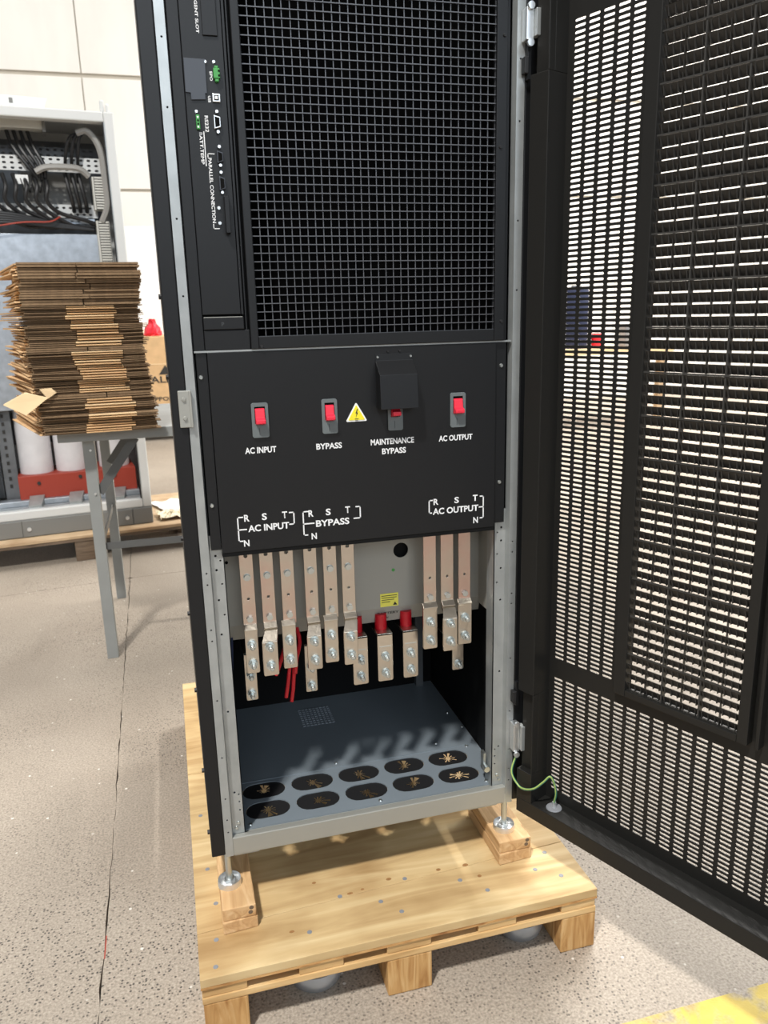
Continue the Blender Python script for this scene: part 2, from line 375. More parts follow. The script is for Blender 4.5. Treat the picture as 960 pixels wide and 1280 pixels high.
# floor plate with ten brush grommets
gx = [.0875, .185, .282, .379, .476]; gy = [.0745, .139]
HW, HH = .0425, .0265
plate('floor_plate', [(.0045, .024), (.5555, .024), (.5555, .4895), (.0045, .4895)], [stadium(x, y, HW, HH) for x in gx for y in gy], .002, XY(.032), 'floorplate', ups)
fp = [o for o in ups.children if o.name.startswith('floor_plate')][0]
MB().box(.012, .548, .174, .1755, .0321, .0330).build('plate_seam', 'floorplate', fp)
gr = random.Random(11)
for j, y in enumerate(gy):
    for i, x in enumerate(gx):
        n = 11; pts = []; bright = (i == 4)
        a0 = gr.uniform(0, 1); big = gr.randrange(n)
        for k in range(n):
            a = 2*math.pi*(k+a0)/n
            ro = gr.uniform(.008, .016)
            if k in (big, (big+1) % n): ro = gr.uniform(.02, .029)
            if bright: ro = gr.uniform(.010, .022)
            wd = .13 if not (k == big) else .26
            lim = .023/max(.15, abs(math.sin(a))) if abs(math.sin(a)) > .01 else 1
            ro = min(ro, lim*.95, .032)
            for da, rr in ((-.5*2*math.pi/n, .0052), (-wd, ro), (wd, ro)): pts.append((x+rr*math.cos(a+da), y+rr*math.sin(a+da)))
        gm = plate('grommet', stadium(x, y, HW-.0006, HH-.0006), [pts], .0015, XY(.0305), 'rubber', fp)
for x, y in ((.03, .2), (.245, .19), (.47, .2), (.55, .25), (.53, .17), (.05, .036), (.3, .036), (.52, .036), (.54, .32)):
    MB().lathe([(0, .0025), (.003, .002), (.004, 0)], (x, y, .032), 10).build('floor_screw', 'bolt', fp, smooth=True)
# patch of patterned light on the floor plate, built as small pale squares
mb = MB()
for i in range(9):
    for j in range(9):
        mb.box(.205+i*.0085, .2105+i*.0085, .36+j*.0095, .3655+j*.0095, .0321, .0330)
v_ = mb.build('floor_light_patch', 'zincplate', fp); v_['kind'] = 'stuff'
# door latch catch inside right post
mb = MB(); mb.box(.512, .517, .03, .045, .06, .098); mb.cyl((.514, .03, .07), (.514, .016, .07), .006, 10); mb.build('catch', 'bolt', ups)
# levelling feet
for x in (.003, .5465):
    mb = MB(); mb.lathe([(0, .006), (.012, .006), (.0155, .004), (.0205, .012), (.0215, .008), (.0215, .0), (.018, -.001), (0, -.001)], (x, .006, -.061), 28)
    ft = mb.build('levelling_foot', 'silver', ups, smooth=True)
    MB().cyl((x, .006, -.056), (x, .006, .02), .0058, 14).build('threaded_rod', 'bolt', ft, smooth=True)
    MB().cyl((x, .006, -.055), (x, .006, -.049), .0105, 6).build('foot_nut', 'silver', ft)
# ------------------------------------------------------------------ upper face: mesh module and control strip
MB().box(.0165, .0335, .004, .012, .8985, CT).build('filler_strip', 'black', ups, bevel=.001)
MB().box(.5165, .5365, .004, .012, .8985, CT).build('filler_strip', 'black', ups, bevel=.001)
MX0, MX1, MZ0, MZ1 = .1162, .5110, .9172, 1.698
mf = MB()
mf.box(.104, MX0, -.004, .012, .8985, CT); mf.box(MX1, .529, -.004, .012, .8985, CT)
mf.box(MX0, MX1, -.004, .012, .8985, MZ0); mf.box(MX0, MX1, -.004, .012, MZ1, CT)
mfo = mf.build('fan_module_frame', 'black', ups, bevel=.001)
MB().box(.104, .529, .05, .054, .8985, CT).build('module_backing', 'void', mfo)
mb = MB(); nx = 32; px = (MX1-MX0)/nx; nz = int((MZ1-MZ0)/.01234); pz = (MZ1-MZ0)/nz; r = .00065
for i in range(nx+1): mb.box(MX0+i*px-r, MX0+i*px+r, .0022, .0036, MZ0, MZ1)
for k in range(nz+1): mb.box(MX0, MX1, .0000, .0018, MZ0+k*pz-r, MZ0+k*pz+r)
wm = mb.build('wire_mesh', 'wire', mfo); wm['kind'] = 'stuff'
for x, z in ((.523, .93), (.12, .902), (.518, 1.2), (.523, 1.36)): screw(mfo, x, z, -.004, .003, m='rubber')
# control strip
cs = MB().box(.0338, .0918, .002, .012, .952, CT).build('control_panel', 'black', ups, bevel=.0008)
MB().box(.0338, .1035, .010, .014, .8985, CT).build('control_recess', 'dark', ups)
MB().box(.0925, .0955, .0, .010, .952, CT).build('guide_rail', 'black', ups); MB().box(.0982, .1000, .003, .010, .92, CT).build('guide_rail', 'black', ups)
lw = MB(); lw.box(.0340, .0955, -.001, .010, .9295, .9478); hp = lw.build('pull_handle', 'black', ups, bevel=.001)
MB().box(.0350, .0935, -.0012, .002, .9476, .9486).build('handle_edge', 'grey', hp)
MB().box(.0338, .1035, .001, .010, .8985, .9285).build('strip_foot', 'black', ups, bevel=.001)
lettering('P', hp, .0612, .0650, .9345, .9405, -.0016, 'icon')
MB().box(.0641, .0849, -.001, .004, 1.335, 1.42).build('slot_cover', 'black', cs, bevel=.0006)
lettering('INTELLIGENT SLOT', cs, .0555, .0597, 1.3375, 1.405, .0012, down=True)
mb = MB(); mb.prism([(.0350, 1.3049), (.0648, 1.3044), (.0645, 1.2600), (.0620, 1.2600), (.0619, 1.2520), (.0418, 1.2510), (.0414, 1.2600), (.0345, 1.2607)], XZ(-.0005), .003)
mb.build('blank_plate', 'bluegrey', cs, bevel=.0004)
for x, z in ((.0648, 1.3013), (.0769, 1.3017), (.0475, 1.2360)):
    screw(cs, x, z, .002, .0026, m='silver')
mb = MB(); mb.box(.0752, .0842, -.005, .003, 1.2795, 1.2925); mb.box(.0770, .0822, -.004, .003, 1.2925, 1.2960); mb.box(.0770, .0822, -.004, .003, 1.2755, 1.2795)
ep = mb.build('terminal_block', 'green', cs, bevel=.0006)
for z in (1.2830, 1.2890): MB().box(.0815, .0838, -.0054, -.004, z-.0013, z+.0013).build('terminal_slot', 'hole', cs)
lettering('EPO', cs, .0700, .0738, 1.277, 1.2892, .0012, down=True)
mb = MB(); mb.box(.0715, .0827, -.002, .003, 1.2490, 1.2602); mb.build('usb_socket', 'silver', cs, bevel=.0008)
mb = MB(); mb.box(.0738, .0806, -.0026, -.001, 1.2510, 1.2582); mb.build('usb_opening', 'hole', cs)
MB().box(.0750, .0790, -.0031, -.001, 1.2525, 1.2567).build('usb_tongue', 'paper', cs)
lettering('USB', cs, .0655, .0692, 1.2486, 1.2572, .0012, down=True)
mb = MB(); mb.box(.0462, .0512, -.003, .003, 1.2120, 1.2312); mb.build('terminal_block', 'green', cs, bevel=.0005)
for z in (1.2150, 1.2190, 1.2235, 1.2280): MB().box(.0474, .0498, -.0034, -.001, z-.0012, z+.0012).build('terminal_slot', 'hole' if z in (1.2190, 1.2235) else 'white_print', cs)
lettering('BATT.TEMP', cs, .0492, .0538, 1.1655, 1.2085, .0012, down=True)
MB().box(.0553, .0566, .0011, .0022, 1.1630, 1.2100).build('print_line', 'white_print', cs)
lettering('RS232', cs, .0585, .0634, 1.2090, 1.2310, .0012, down=True)
def dsub(x0, x1, z0, z1, shell='silver'):
    mb = MB(); mb.prism([(x0, z0+.001), (x1, z0+.0035), (x1, z1-.0035), (x0, z1-.001)], XZ(-.004), .007)
    o = mb.build('serial_port', shell, cs, bevel=.0006)
    mb = MB(); mb.prism([(x0+.0014, z0+.003), (x1-.0014, z0+.005), (x1-.0014, z1-.005), (x0+.0014, z1-.003)], XZ(-.0046), .003)
    mb.build('port_opening', 'hole', cs)
dsub(.0712, .0806, 1.2120, 1.2325)
for z in (1.2362, 1.2092, 1.1893, 1.1640, 1.1545, 1.1268):
    x = .0762
    MB().cyl((x, .002, z), (x, -.004, z), .0023, 6).build('jack_screw', 'silver', cs)
dsub(.0722, .0808, 1.1660, 1.1850, 'bluegrey'); dsub(.0728, .0812, 1.1285, 1.1500, 'bluegrey')
lettering('PARALLEL CONNECTION', cs, .0592, .0642, 1.0845, 1.1745, .0012, down=True)
mb = MB()
mb.box(.0588, .0690, .0012, .0022, 1.1795, 1.1806); mb.box(.0588, .0599, .0012, .0022, 1.1752, 1.1806)
mb.box(.0598, .0690, .0012, .0022, 1.0760, 1.0771); mb.box(.0598, .0609, .0012, .0022, 1.0760, 1.0830)
mb.build('print_line', 'white_print', cs)
for z in (1.1055, 1.0842): screw(cs, .0697, z, .002, .0030, m='silver')
MB().box(.0777, .0845, -.010, .003, 1.0695, 1.1212).build('raised_cover', 'black', cs, bevel=.0006)
# ------------------------------------------------------------------ switch panel
MB().box(.0165, .5435, .0005, .012, .8955, .8982).build('divider_edge', 'galv', ups)
sp = MB().box(.0356, .5165, -.0005, .010, .5717, .8952).build('switch_panel', 'black', ups, bevel=.0008)
MB().box(.0356, .5165, .0005, .03, .5650, .5716).build('panel_bottom_lip', 'dark', ups)
for x0, x1 in ((.0185, .0350), (.5170, .5368)):
    MB().box(x0, x1, .004, .012, .5772, .8952).build('panel_flange', 'black', ups, bevel=.0006)
for x, z in ((.0240, .858), (.0252, .6525), (.5275, .856), (.5265, .6518)): screw(ups, x, z, .004, .0036, 'panel_screw', 'bolt')
def breaker(x0, x1, z0, z1, ztog, full=True):
    mb = MB(); o2 = rrect(x0, x1, z0, z1, .0035)
    bz = plate('breaker_switch', o2, [[(x0+.005, z0+(z1-z0)*.40), (x1-.005, z0+(z1-z0)*.40), (x1-.005, z1-.006), (x0+.005, z1-.006)]], .0035, lambda u, v, w: (u, -.0042+w, v), 'bezel', ups, bevel=.0006)
    MB().box(x0+.0045, x1-.0045, -.0012, -.0007, z0+(z1-z0)*.38, z1-.005).build('switch_well', 'hole', bz)
    xa, xb = x0+.0058, x1-.0058; cz = ztog
    mb = MB()
    mb.prism([(cz+.017, -.002), (cz+.015, -.0065), (cz+.002, -.008), (cz-.001, -.0155), (cz-.007, -.0155), (cz-.009, -.006), (cz-.010, -.0015)], lambda u, v, w: (xa+w, v, u), xb-xa)
    mb.build('toggle', 'red', bz, bevel=.001)
    mb = MB(); mb.box(x0+.011, x0+.0118, -.0046, -.004, z0+.004, z0+.016); mb.build('switch_groove', 'icon', bz)
breaker(.0972, .1240, .7593, .8148, .7895)
breaker(.2107, .2365, .7587, .8152, .7890)
breaker(.4323, .4598, .7557, .8145, .7880)
breaker(.3221, .3478, .7570, .8145, .7900)
# warning triangle
tri = lambda s: [(.2688+s*math.cos(a)*.0212, .7868+s*math.sin(a)*.0212-.0005) for a in (math.radians(90), math.radians(210), math.radians(330))]
def rtri(s, r=.0026):
    P = tri(s); out = []
    for i in range(3):
        p = Vector(P[i]); a = (Vector(P[i-1])-p).normalized(); b = (Vector(P[(i+1) % 3])-p).normalized()
        out += [tuple(p+a*r), tuple(p+(a+b)*r*.35), tuple(p+b*r)]
    return out
ws = MB().prism(rtri(1.0), XZ(-.0012), .0007).build('warning_sign', 'paper', ups)
MB().prism(rtri(.78, .0015), XZ(-.0018), .0006).build('sign_field', 'yellow', ws)
mb = MB(); mb.prism([(.2700, .7965), (.2672, .7892), (.2692, .7892), (.2676, .7832), (.2712, .7905), (.2692, .7905), (.2712, .7965)], XZ(-.0023), .0005)
mb.box(.2655, .2722, -.0023, -.0018, .7798, .7806); mb.box(.2668, .2708, -.0023, -.0018, .7775, .7783)
mb.build('sign_symbol', 'print', ws)
# maintenance switch cover
mb = MB(); x0, x1 = .3035, .3675
mb.prism([(.8840, 0), (.8840, -.001), (.8725, -.0015), (.8510, -.026), (.7960, -.030), (.7960, -.0285), (.8508, -.0245), (.872, -.0005)], lambda u, v, w: (x0+w, v-.0006, u), x1-x0)
for xa in (x0, x1-.001):
    mb.prism([(.872, 0), (.8510, -.0255), (.7960, -.0295), (.7960, 0)], lambda u, v, w, xa=xa: (xa+w, v-.0006, u), .001)
cv = mb.build('switch_cover', 'bluegrey' if False else 'black', ups, bevel=.0006)
for x in (.307, .3635): screw(cv, x, .8785, -.0016, .0022)
for x in (.325, .345): screw(sp, x, .8875, -.0006, .0022, m='rubber')
# lettering on the panel
for t, a, b_, z0, z1 in (('AC INPUT', .0835, .1338, .7338, .7440), ('BYPASS', .1995, .2425, .7330, .7430), ('MAINTENANCE', .2918, .3675, .7338, .7440),
                         ('BYPASS', .3110, .3530, .7175, .7275), ('AC OUTPUT', .4120, .4733, .7325, .7425)):
    lettering(t, sp, a, b_, z0, z1, -.0011, bold=.028)
for t, a, b_, z0, z1 in (('R', .0745, .0832, .6222, .6338), ('S', .1035, .1118, .6222, .6338), ('T', .1370, .1455, .6222, .6338), ('AC INPUT', .0800, .1478, .6040, .6155), ('N', .0715, .0805, .5800, .5910),
                         ('R', .1810, .1895, .6205, .6320), ('S', .2105, .2190, .6205, .6320), ('T', .2440, .2525, .6215, .6330), ('BYPASS', .1930, .2505, .6020, .6135), ('N', .1845, .1935, .5810, .5920),
                         ('R', .4015, .4105, .6215, .6325), ('S', .4400, .4485, .6215, .6325), ('T', .4745, .4835, .6225, .6335), ('AC OUTPUT', .4000, .4850, .6040, .6155), ('N', .4755, .4845, .5818, .5930)):
    lettering(t, sp, a, b_, z0, z1, -.0011, bold=.028)
t = .0010
def bracket(*segs):
    mb = MB()
    for x0, x1, z0, z1 in segs: mb.box(min(x0, x1)-t, max(x0, x1)+t, -.0011, -.0004, min(z0, z1)-t, max(z0, z1)+t)
    mb.build('print_bracket', 'white_print', sp)
for xl, xm, xr, xi in ((.0640, .0770, .1565, .1490), (.1720, .1895, .2700, .2590)):
    bracket((xl, xl, .5895, .6300), (xl, xl+.008, .6300, .6300), (xl, xl+.006, .5895, .5895), (xl, xm, .6090, .6090))
    bracket((xr, xr, .6110, .6310), (xr-.007, xr, .6310, .6310), (xi, xr, .6110, .6110))
bracket((.3935, .3935, .6075, .6300), (.3935, .3990, .6300, .6300), (.3935, .3975, .6075, .6075))
bracket((.4945, .4945, .5905, .6300), (.4890, .4945, .6300, .6300), (.4890, .4945, .5905, .5905), (.4870, .4945, .6105, .6105))
# ------------------------------------------------------------------ terminal compartment
FY = .113
tf = plate('terminal_backplate', [(.038, .397), (.536, .397), (.536, .72), (.038, .72)], [circ(.3736, .5095, .0148, 24)], .002, XZ(FY), 'plate', ups)
MB().cyl((.3736, FY+.03, .5095), (.3736, FY+.034, .5095), .03, 20).build('hole_backing', 'hole', tf)
lipfn = lambda u, v, w: (u, FY+(.397-v)*.30+w, v)
mb = MB(); mb.prism([(.038, .366), (.536, .366), (.536, .397), (.038, .397)], lipfn, .002); mb.build('backplate_lip', 'plate', tf)
MB().box(.036, .538, FY+.012, .47, .72, .722).build('compartment_roof', 'dark', ups)
MB().box(.040, .536, FY+.012, .40, .366, .72).build('compartment_box', 'dark', ups)
MB().box(.5325, .5345, .014, FY+.01, .385, .72).build('compartment_side', 'plate', ups)
MB().box(.0375, .0395, .046, FY+.01, .385, .72).build('compartment_side', 'plate', ups)
lettering('BATTERY', tf, .3250, .3680, .3815, .3870, fn=lambda u, v: lipfn(u, v, -.0006), m='print')
lettering('+', tf, .2845, .2915, .3735, .3800, fn=lambda u, v: lipfn(u, v, -.0006), m='print')
lettering('-', tf, .3810, .3900, .3745, .3762, fn=lambda u, v: lipfn(u, v, -.0006), m='print')
lettering('N', tf, .3440, .3475, .3715, .3760, fn=lambda u, v: lipfn(u, v, -.0006), m='print')
st = MB().box(.3305, .3665, FY-.0008, FY-.0001, .399, .4255).build('yellow_sticker', 'paleyellow', ups, bevel=.0002)
mb = MB()
for k, (a, b_) in enumerate(((.333, .364), (.333, .363), (.333, .358), (.333, .350))): mb.box(a, b_, FY-.0012, FY-.0007, .4205-k*.0042, .4217-k*.0042)
mb.prism([(.3555, .401), (.3640, .401), (.3598, .4075)], XZ(FY-.0012), .0005)
mb.build('sticker_print', 'print', st)
MB().cyl((.3577, FY, .4716), (.3577, FY-.0006, .4716), .0032, 12).build('earth_mark', 'green', tf)
MB().cyl((.0470, FY, .520), (.0470, FY-.0006, .520), .003, 10).build('plate_hole', 'hole', tf)
# bus bars
def stud(parent, x, y, z, L=.017):
    """washer, nut and threaded stud end facing the viewer"""
    mb = MB(); mb.cyl((x, y, z), (x, y-.0016, z), .0090, 18); mb.cyl((x, y-.0016, z), (x, y-.0032, z), .0076, 16)
    mb.cyl((x, y-.0030, z), (x, y-.0095, z), .0074, 6); mb.cyl((x, y-.0095, z), (x, y-L, z), .0046, 12)
    mb.cyl((x, y-L, z), (x, y-L-.0010, z), .0042, 12, .0030)
    return mb.build('bolt', 'bolt', parent, smooth=True)
def upper(x0, x1, feats=True):
    xc = (x0+x1)/2
    holes = [circ(xc, .4632, .0024, 10)]
    if feats: holes.append(circ(xc, .5425, .0034, 10))
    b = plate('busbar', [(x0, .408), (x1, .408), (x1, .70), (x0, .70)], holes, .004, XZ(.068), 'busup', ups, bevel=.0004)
    if feats:
        mb = MB(); mb.cyl((xc, .068, .5036), (xc, .0665, .5036), .0068, 18); mb.cyl((xc, .0665, .5036), (xc, .0635, .5036), .0058, 18, .0052)
        mb.box(xc-.003, xc+.003, .0632, .0640, .5032, .5040); mb.build('bar_screw', 'bolt', b, smooth=True)
    MB().cyl((xc, .068, .4255), (xc, .062, .4255), .0058, 6).build('bar_nut', 'bolt', b)
    return b
def rnd(x0, x1, z0, z1, r=.003):      # outline with rounded lower corners
    out = [(x1, z1), (x0, z1)]
    for cx, a in ((x0+r, 180), (x1-r, 270)): out += [(cx+r*math.cos(math.radians(a+k*30)), z0+r+r*math.sin(math.radians(a+k*30))) for k in range(4)]
    return out
def straight(x0, x1, up):
    b = upper(*up); xc = (x0+x1)/2
    mb = MB(); mb.prism(rnd(x0, x1, .3235, .4060), XZ(.0605), .005); mb.prism([(.068, .4155), (.0655, .4155), (.0570, .4085), (.0570, .4055), (.068, .4055)], lambda u, v, w: (x0+w, u, v), x1-x0)
    mb.build('bar_end', 'bus', b, bevel=.0006)
    for z in (.3790, .3420): stud(b, xc, .0605, z)
def jogged(x0, x1, up):
    b = upper(*up); xc = (x0+x1)/2; ua, ub = up[0], up[1]
    mb = MB()
    mb.prism([(.068, .4155), (.0655, .4155), (.0570, .4085), (.0570, .4065), (.068, .4065)], lambda u, v, w: (ua+w, u, v), ub-ua)
    # sloped step coming forward
    mb.hexa([(ua, .0625, .4020), (ub, .0625, .4020), (ua, .068, .4020), (ub, .068, .4020), (ua, .0600, .4068), (ub, .0600, .4068), (ua, .068, .4068), (ub, .068, .4068)])
    mb.hexa([(x0, .0400, .3830), (x1, .0400, .3830), (ua, .0560, .3960), (ub, .0560, .3960), (x0, .0400, .3900), (x1, .0400, .3900), (ua, .0560, .4040), (ub, .0560, .4040)])
    mb.hexa([(ua, .0555, .3960), (ub, .0555, .3960), (ua, .0680, .3975), (ub, .0680, .3975), (ua, .0555, .4035), (ub, .0555, .4035), (ua, .0680, .4035), (ub, .0680, .4035)])
    mb.prism(rnd(x0, x1, .3240, .3885), XZ(.0395), .005)
    mb.build('bar_end', 'bus', b, bevel=.0006)
    for z in (.3805, .3440): stud(b, xc, .0395, z)
straight(.0660, .0892, (.0662, .0896)); jogged(.0940, .1210, (.1013, .1247)); straight(.1330, .1580, (.1373, .1610))
jogged(.1742, .2006, (.1798, .2028)); straight(.2102, .2355, (.2146, .2389)); jogged(.2416, .2672, (.2483, .2719))
straight(.4000, .4280, (.4042, .4287, False)); jogged(.4325, .4605, (.4383, .4631, False)); straight(.4700, .4975, (.4737, .4974, False))
# neutral bars, set further back
for x0, x1, zt, zb in ((.0650, .0870, .340, .2435), (.1793, .2013, .342, .2435), (.4775, .5015, .303, .2445)):
    mb = MB(); mb.prism(rnd(x0, x1, zb, zt), XZ(.1135), .004); mb.box(x0, x1, .1135, .20, zt-.004, zt)
    b = mb.build('neutral_bar', 'bus', ups, bevel=.0006)
    for z in (zb+.0135, zb+.052) if x0 < .4 else (zb+.0135,): stud(b, (x0+x1)/2, .1135, z)
# battery bars with red sleeves
for x0, x1 in ((.2675, .2974), (.3162, .3468), (.3672, .3975)):
    mb = MB(); mb.prism(rnd(x0, x1, .2560, .3545, .004), XZ(.088), .004); mb.box(x0, x1, .088, .150, .3500, .3545)
    b = mb.build('battery_bar', 'bus', ups, bevel=.001)
    xc = (x0+x1)/2
    mb = MB(); mb.box(x0+.004, x1-.004, .0875, .0881, .3270, .3290); mb.build('bar_stamp', 'bolt', b)
    for z in (.3085, .2740): stud(b, xc, .088, z)
    mb = MB(); mb.cyl((xc, .118, .3545), (xc, .118, .385), .0115, 18); mb.build('red_sleeve', 'redsleeve', b, smooth=True)
# red control cables
for pts in ([(.147, .10, .385), (.140, .095, .35), (.128, .09, .318), (.120, .088, .300)], [(.150, .10, .385), (.150, .10, .33), (.144, .10, .28), (.138, .10, .246)],
            [(.156, .10, .385), (.158, .10, .33), (.153, .10, .27), (.148, .10, .236)], [(.165, .10, .385), (.168, .09, .36), (.160, .085, .33), (.156, .085, .30)]):
    MB().tube(catmull(pts, 6), .0036, 8).build('red_cable', 'redsleeve', ups, smooth=True)
MB().tube(catmull([(.0450, .09, .385), (.043, .08, .36), (.040, .07, .33)], 5), .002, 6).build('blue_cable', 'navy', ups, smooth=True)
# latch plate on left edge
lt = MB().box(-.0135, .0062, -.0065, -.0005, .7825, .8398).build('latch_plate', 'grey', ups, bevel=.0012)
MB().box(.0030, .0066, -.009, -.006, .7825, .8398).build('latch_fold', 'grey', lt, bevel=.0008)
for z in (.797, .8265):
    screw(lt, -.0050, z, -.0065, .0036, m='grey')
# ------------------------------------------------------------------ door
TH = math.radians(24.2); DW = .606; DT = 1.80; OUT = .046
door = None
mb = MB()
mb.box(0, DW, 0, OUT, 0, .031); mb.box(0, DW, 0, OUT, DT-.031, DT); mb.box(DW-.036, DW, 0, OUT, .031, DT-.031)
mb.box(0, .036, 0, OUT, .031, .0925); mb.box(0, .036, 0, OUT, .257, 1.300); mb.box(0, .036, 0, OUT, 1.455, DT-.031)
mb.box(.0, .036, .014, OUT, .0925, .257); mb.box(.0, .036, .014, OUT, 1.300, 1.455)
mb.box(.0335, .036, 0, .014, .0925, .257); mb.box(.0335, .036, 0, .014, 1.300, 1.455)
door = mb.build('door', 'black_door', ups, bevel=.001, loc=(.5574, -.0266, 0), rz=-(math.pi/2-TH))
# perforated skin with slots
U0, PU, SL = .0475, .0257, .0195
PZ = .00842
sk = MB(); ya, yb = OUT-.0016, OUT
def rect(u0, u1, z0, z1): sk.box(u0, u1, ya, yb, z0, z1)
def slot(u, z):
    L, h, k = SL/2, .0020, .0013; cu = u+SL/2
    co = [(cu+PU/2, z+PZ/2), (cu-PU/2, z+PZ/2), (cu-PU/2, z-PZ/2), (cu+PU/2, z-PZ/2)]
    ho = [(L, -h+k), (L, h-k), (L-k, h), (-L+k, h), (-L, h-k), (-L, -h+k), (-L+k, -h), (L-k, -h)]
    P = co+[(cu+a, z+b) for a, b in ho]
    vs = [(u_, ya, z_) for u_, z_ in P]+[(u_, yb, z_) for u_, z_ in P]
    fr = [(3, 0, 5, 4), (0, 6, 5), (0, 1, 7, 6), (1, 8, 7), (1, 2, 9, 8), (2, 10, 9), (2, 3, 11, 10), (3, 4, 11)]
    fs = fr+[tuple(i+12 for i in reversed(f)) for f in fr]+[(4+i, 4+(i+1) % 8, 16+(i+1) % 8, 16+i) for i in range(8)]
    sk.add(vs, fs)
NU, NL = 125, 28
for i in range(5):
    for k in range(NU): slot(U0+i*PU, .3268+k*PZ)
NC = 20
for i in range(NC):
    for k in range(NL): slot(U0+i*PU, .0565+k*PZ)
ul, ur5, urN = U0-(PU-SL)/2, U0-(PU-SL)/2+5*PU, U0-(PU-SL)/2+NC*PU
zl0, zl1 = .0565-PZ/2, .0565-PZ/2+NL*PZ; zu0, zu1 = .3268-PZ/2, .3268-PZ/2+NU*PZ
rect(.03, DW-.03, .03, zl0); rect(.03, ul, zl0, zl1); rect(urN, DW-.03, zl0, zl1); rect(.03, DW-.03, zl1, zu0)
LU0, LZ0, LM, LN, LH = .2075, .3250, .0643, 16, .0659
rect(.03, ul, zu0, zu1); rect(ur5, LU0, zu0, zu1); rect(LU0+3*LM, DW-.03, zu0, zu1); rect(.03, DW-.03, zu1, DT-.03)
pp = sk.build('perforated_panel', 'black_door', door)
# louvre insert: frame, ribs, slats
LU1 = LU0+3*LM; LZ1 = LZ0+LN*LH
fr = MB()
fr.box(LU0-.0225, LU0, .027, OUT-.002, LZ0-.012, LZ1+.012); fr.box(LU1, LU1+.0165, .027, OUT-.002, LZ0-.012, LZ1+.012)
fr.box(LU0, LU1, .027, OUT-.002, LZ0-.012, LZ0); fr.box(LU0, LU1, .027, OUT-.002, LZ1, LZ1+.012)
fr.box(LU1+.028, LU1+.034, .027, OUT-.002, LZ0-.012, LZ1+.012)
lf = fr.build('louvre_frame', 'black_door', door, bevel=.0012)
rb = MB()
for i in range(1, 3): rb.box(LU0+i*LM-.0012, LU0+i*LM+.0012, .0310, .0410, LZ0, LZ1)
for k in range(1, LN): rb.box(LU0, LU1, .0300, .0330, LZ0+k*LH-.0012, LZ0+k*LH+.0012)
for i in range(3): rb.box(LU0+(i+.5)*LM-.0004, LU0+(i+.5)*LM+.0004, .0340, .0400, LZ0, LZ1)
rb.build('louvre_ribs', 'louvre', door)
fn_ = MB()
for i in range(3):
    for j in range(6):
        u = LU0+i*LM+(j+.5)*LM/6
        for k in range(LN*4):
            z = LZ0+(k+.5)*LH/4
            fn_.prism([(.0306, z+.0060), (.0388, z-.0066), (.0330, z-.0066)], lambda a, b, w, u=u: (u-.0005+w, a, b), .001)
fo = fn_.build('louvre_fins', 'louvre', door); fo['kind'] = 'stuff'
sm = MB(); sm.hexa([(.0012, .0390, -.0069), (LM-.0012, .0390, -.0069), (.0012, .0402, -.0065), (LM-.0012, .0402, -.0065),
                    (.0012, .0304, .0064), (LM-.0012, .0304, .0064), (.0012, .0316, .0068), (LM-.0012, .0316, .0068)])
slat_me = sm.mesh('louvre_slat'); slat_me.materials.append(M['louvre'])
for i in range(3):
    for k in range(LN*4):
        if k % 4 == 3 and False: continue
        o = bpy.data.objects.new('louvre_slat', slat_me); C.objects.link(o); o.parent = door
        o.location = (LU0+i*LM, 0, LZ0+(k+.5)*LH/4)
for u, z in ((.183, .60), (.186, 1.2), (.183, .9)): MB().cyl((u, OUT-.002, z), (u, OUT-.004, z), .0018, 8).build('rivet', 'bolt', door)
# earth stud on the door foot
MB().lathe([(0, .0015), (.014, .0015), (.015, 0)], (.0725, .024, .031), 20).build('stud_disc', 'greymach', door)
MB().cyl((.0725, .024, .031), (.0725, .024, .043), .004, 8).build('earth_stud', 'silver', door)
def dpt(u, off, z): return (.5574+u*math.sin(TH)+off*math.cos(TH), -.0266-u*math.cos(TH)+off*math.sin(TH), z)
# hinges
def hinge(z0, z1, clip):
    lf_ = MB().box(.5530, .5655, -.019, -.001, z0, z1).build('hinge', 'silver', ups, bevel=.001)
    MB().box(.5655, .5730, -.027, -.010, z0+.004, z1-.003).build('hinge_leaf', 'galv', lf_, bevel=.001)
    MB().cyl((.5775, -.026, z0+.004), (.5775, -.026, z1-.003), .0045, 14).build('hinge_barrel', 'silver', lf_, smooth=True)
    MB().cyl((.5775, -.026, z0-.012), (.5775, -.026, z0+.004), .0024, 8).build('hinge_pin', 'silver', lf_)
    MB().cyl((.5775, -.026, z1-.003), (.5775, -.026, z1+.010), .0030, 8).build('hinge_pin', 'silver', lf_)
    for z in (z0-.003, z1+.003): MB().cyl((.5590, -.019, z-.002), (.5590, -.0235, z-.002), .0055, 12).build('hinge_bolt', 'silver', lf_)
    MB().box(.5530, .5600, -.014, -.001, clip-.012, clip+.012).build('hinge_clip', 'rubber', lf_, bevel=.001)
    MB().box(.5600, .5660, -.010, -.001, clip-.020, clip+.030).build('clip_plate', 'black', lf_, bevel=.001)
hinge(1.352, 1.397, 1.318); hinge(.122, .180, .234)
# green and yellow earth wire from post to door foot
e = dpt(.0725, .024, .043)
wp = catmull([(.5630, -.012, .112), dpt(-.008, -.006, .083), dpt(.0085, -.007, .0635), dpt(.0245, -.007, .0610), dpt(.0460, -.004, .0710), dpt(.0610, .005, .0885), dpt(.0700, .012, .1010), dpt(.0755, .018, .0880), dpt(.0775, .022, .0640), e], 8)
gw = MB().tube(wp, .0023, 8).build('earth_wire', 'greenwire', ups, smooth=True)
MB().tube([p+Vector((-.0009, -.0010, .0012)) for p in wp], .00135, 8).build('wire_stripe', 'yelwire', gw, smooth=True)

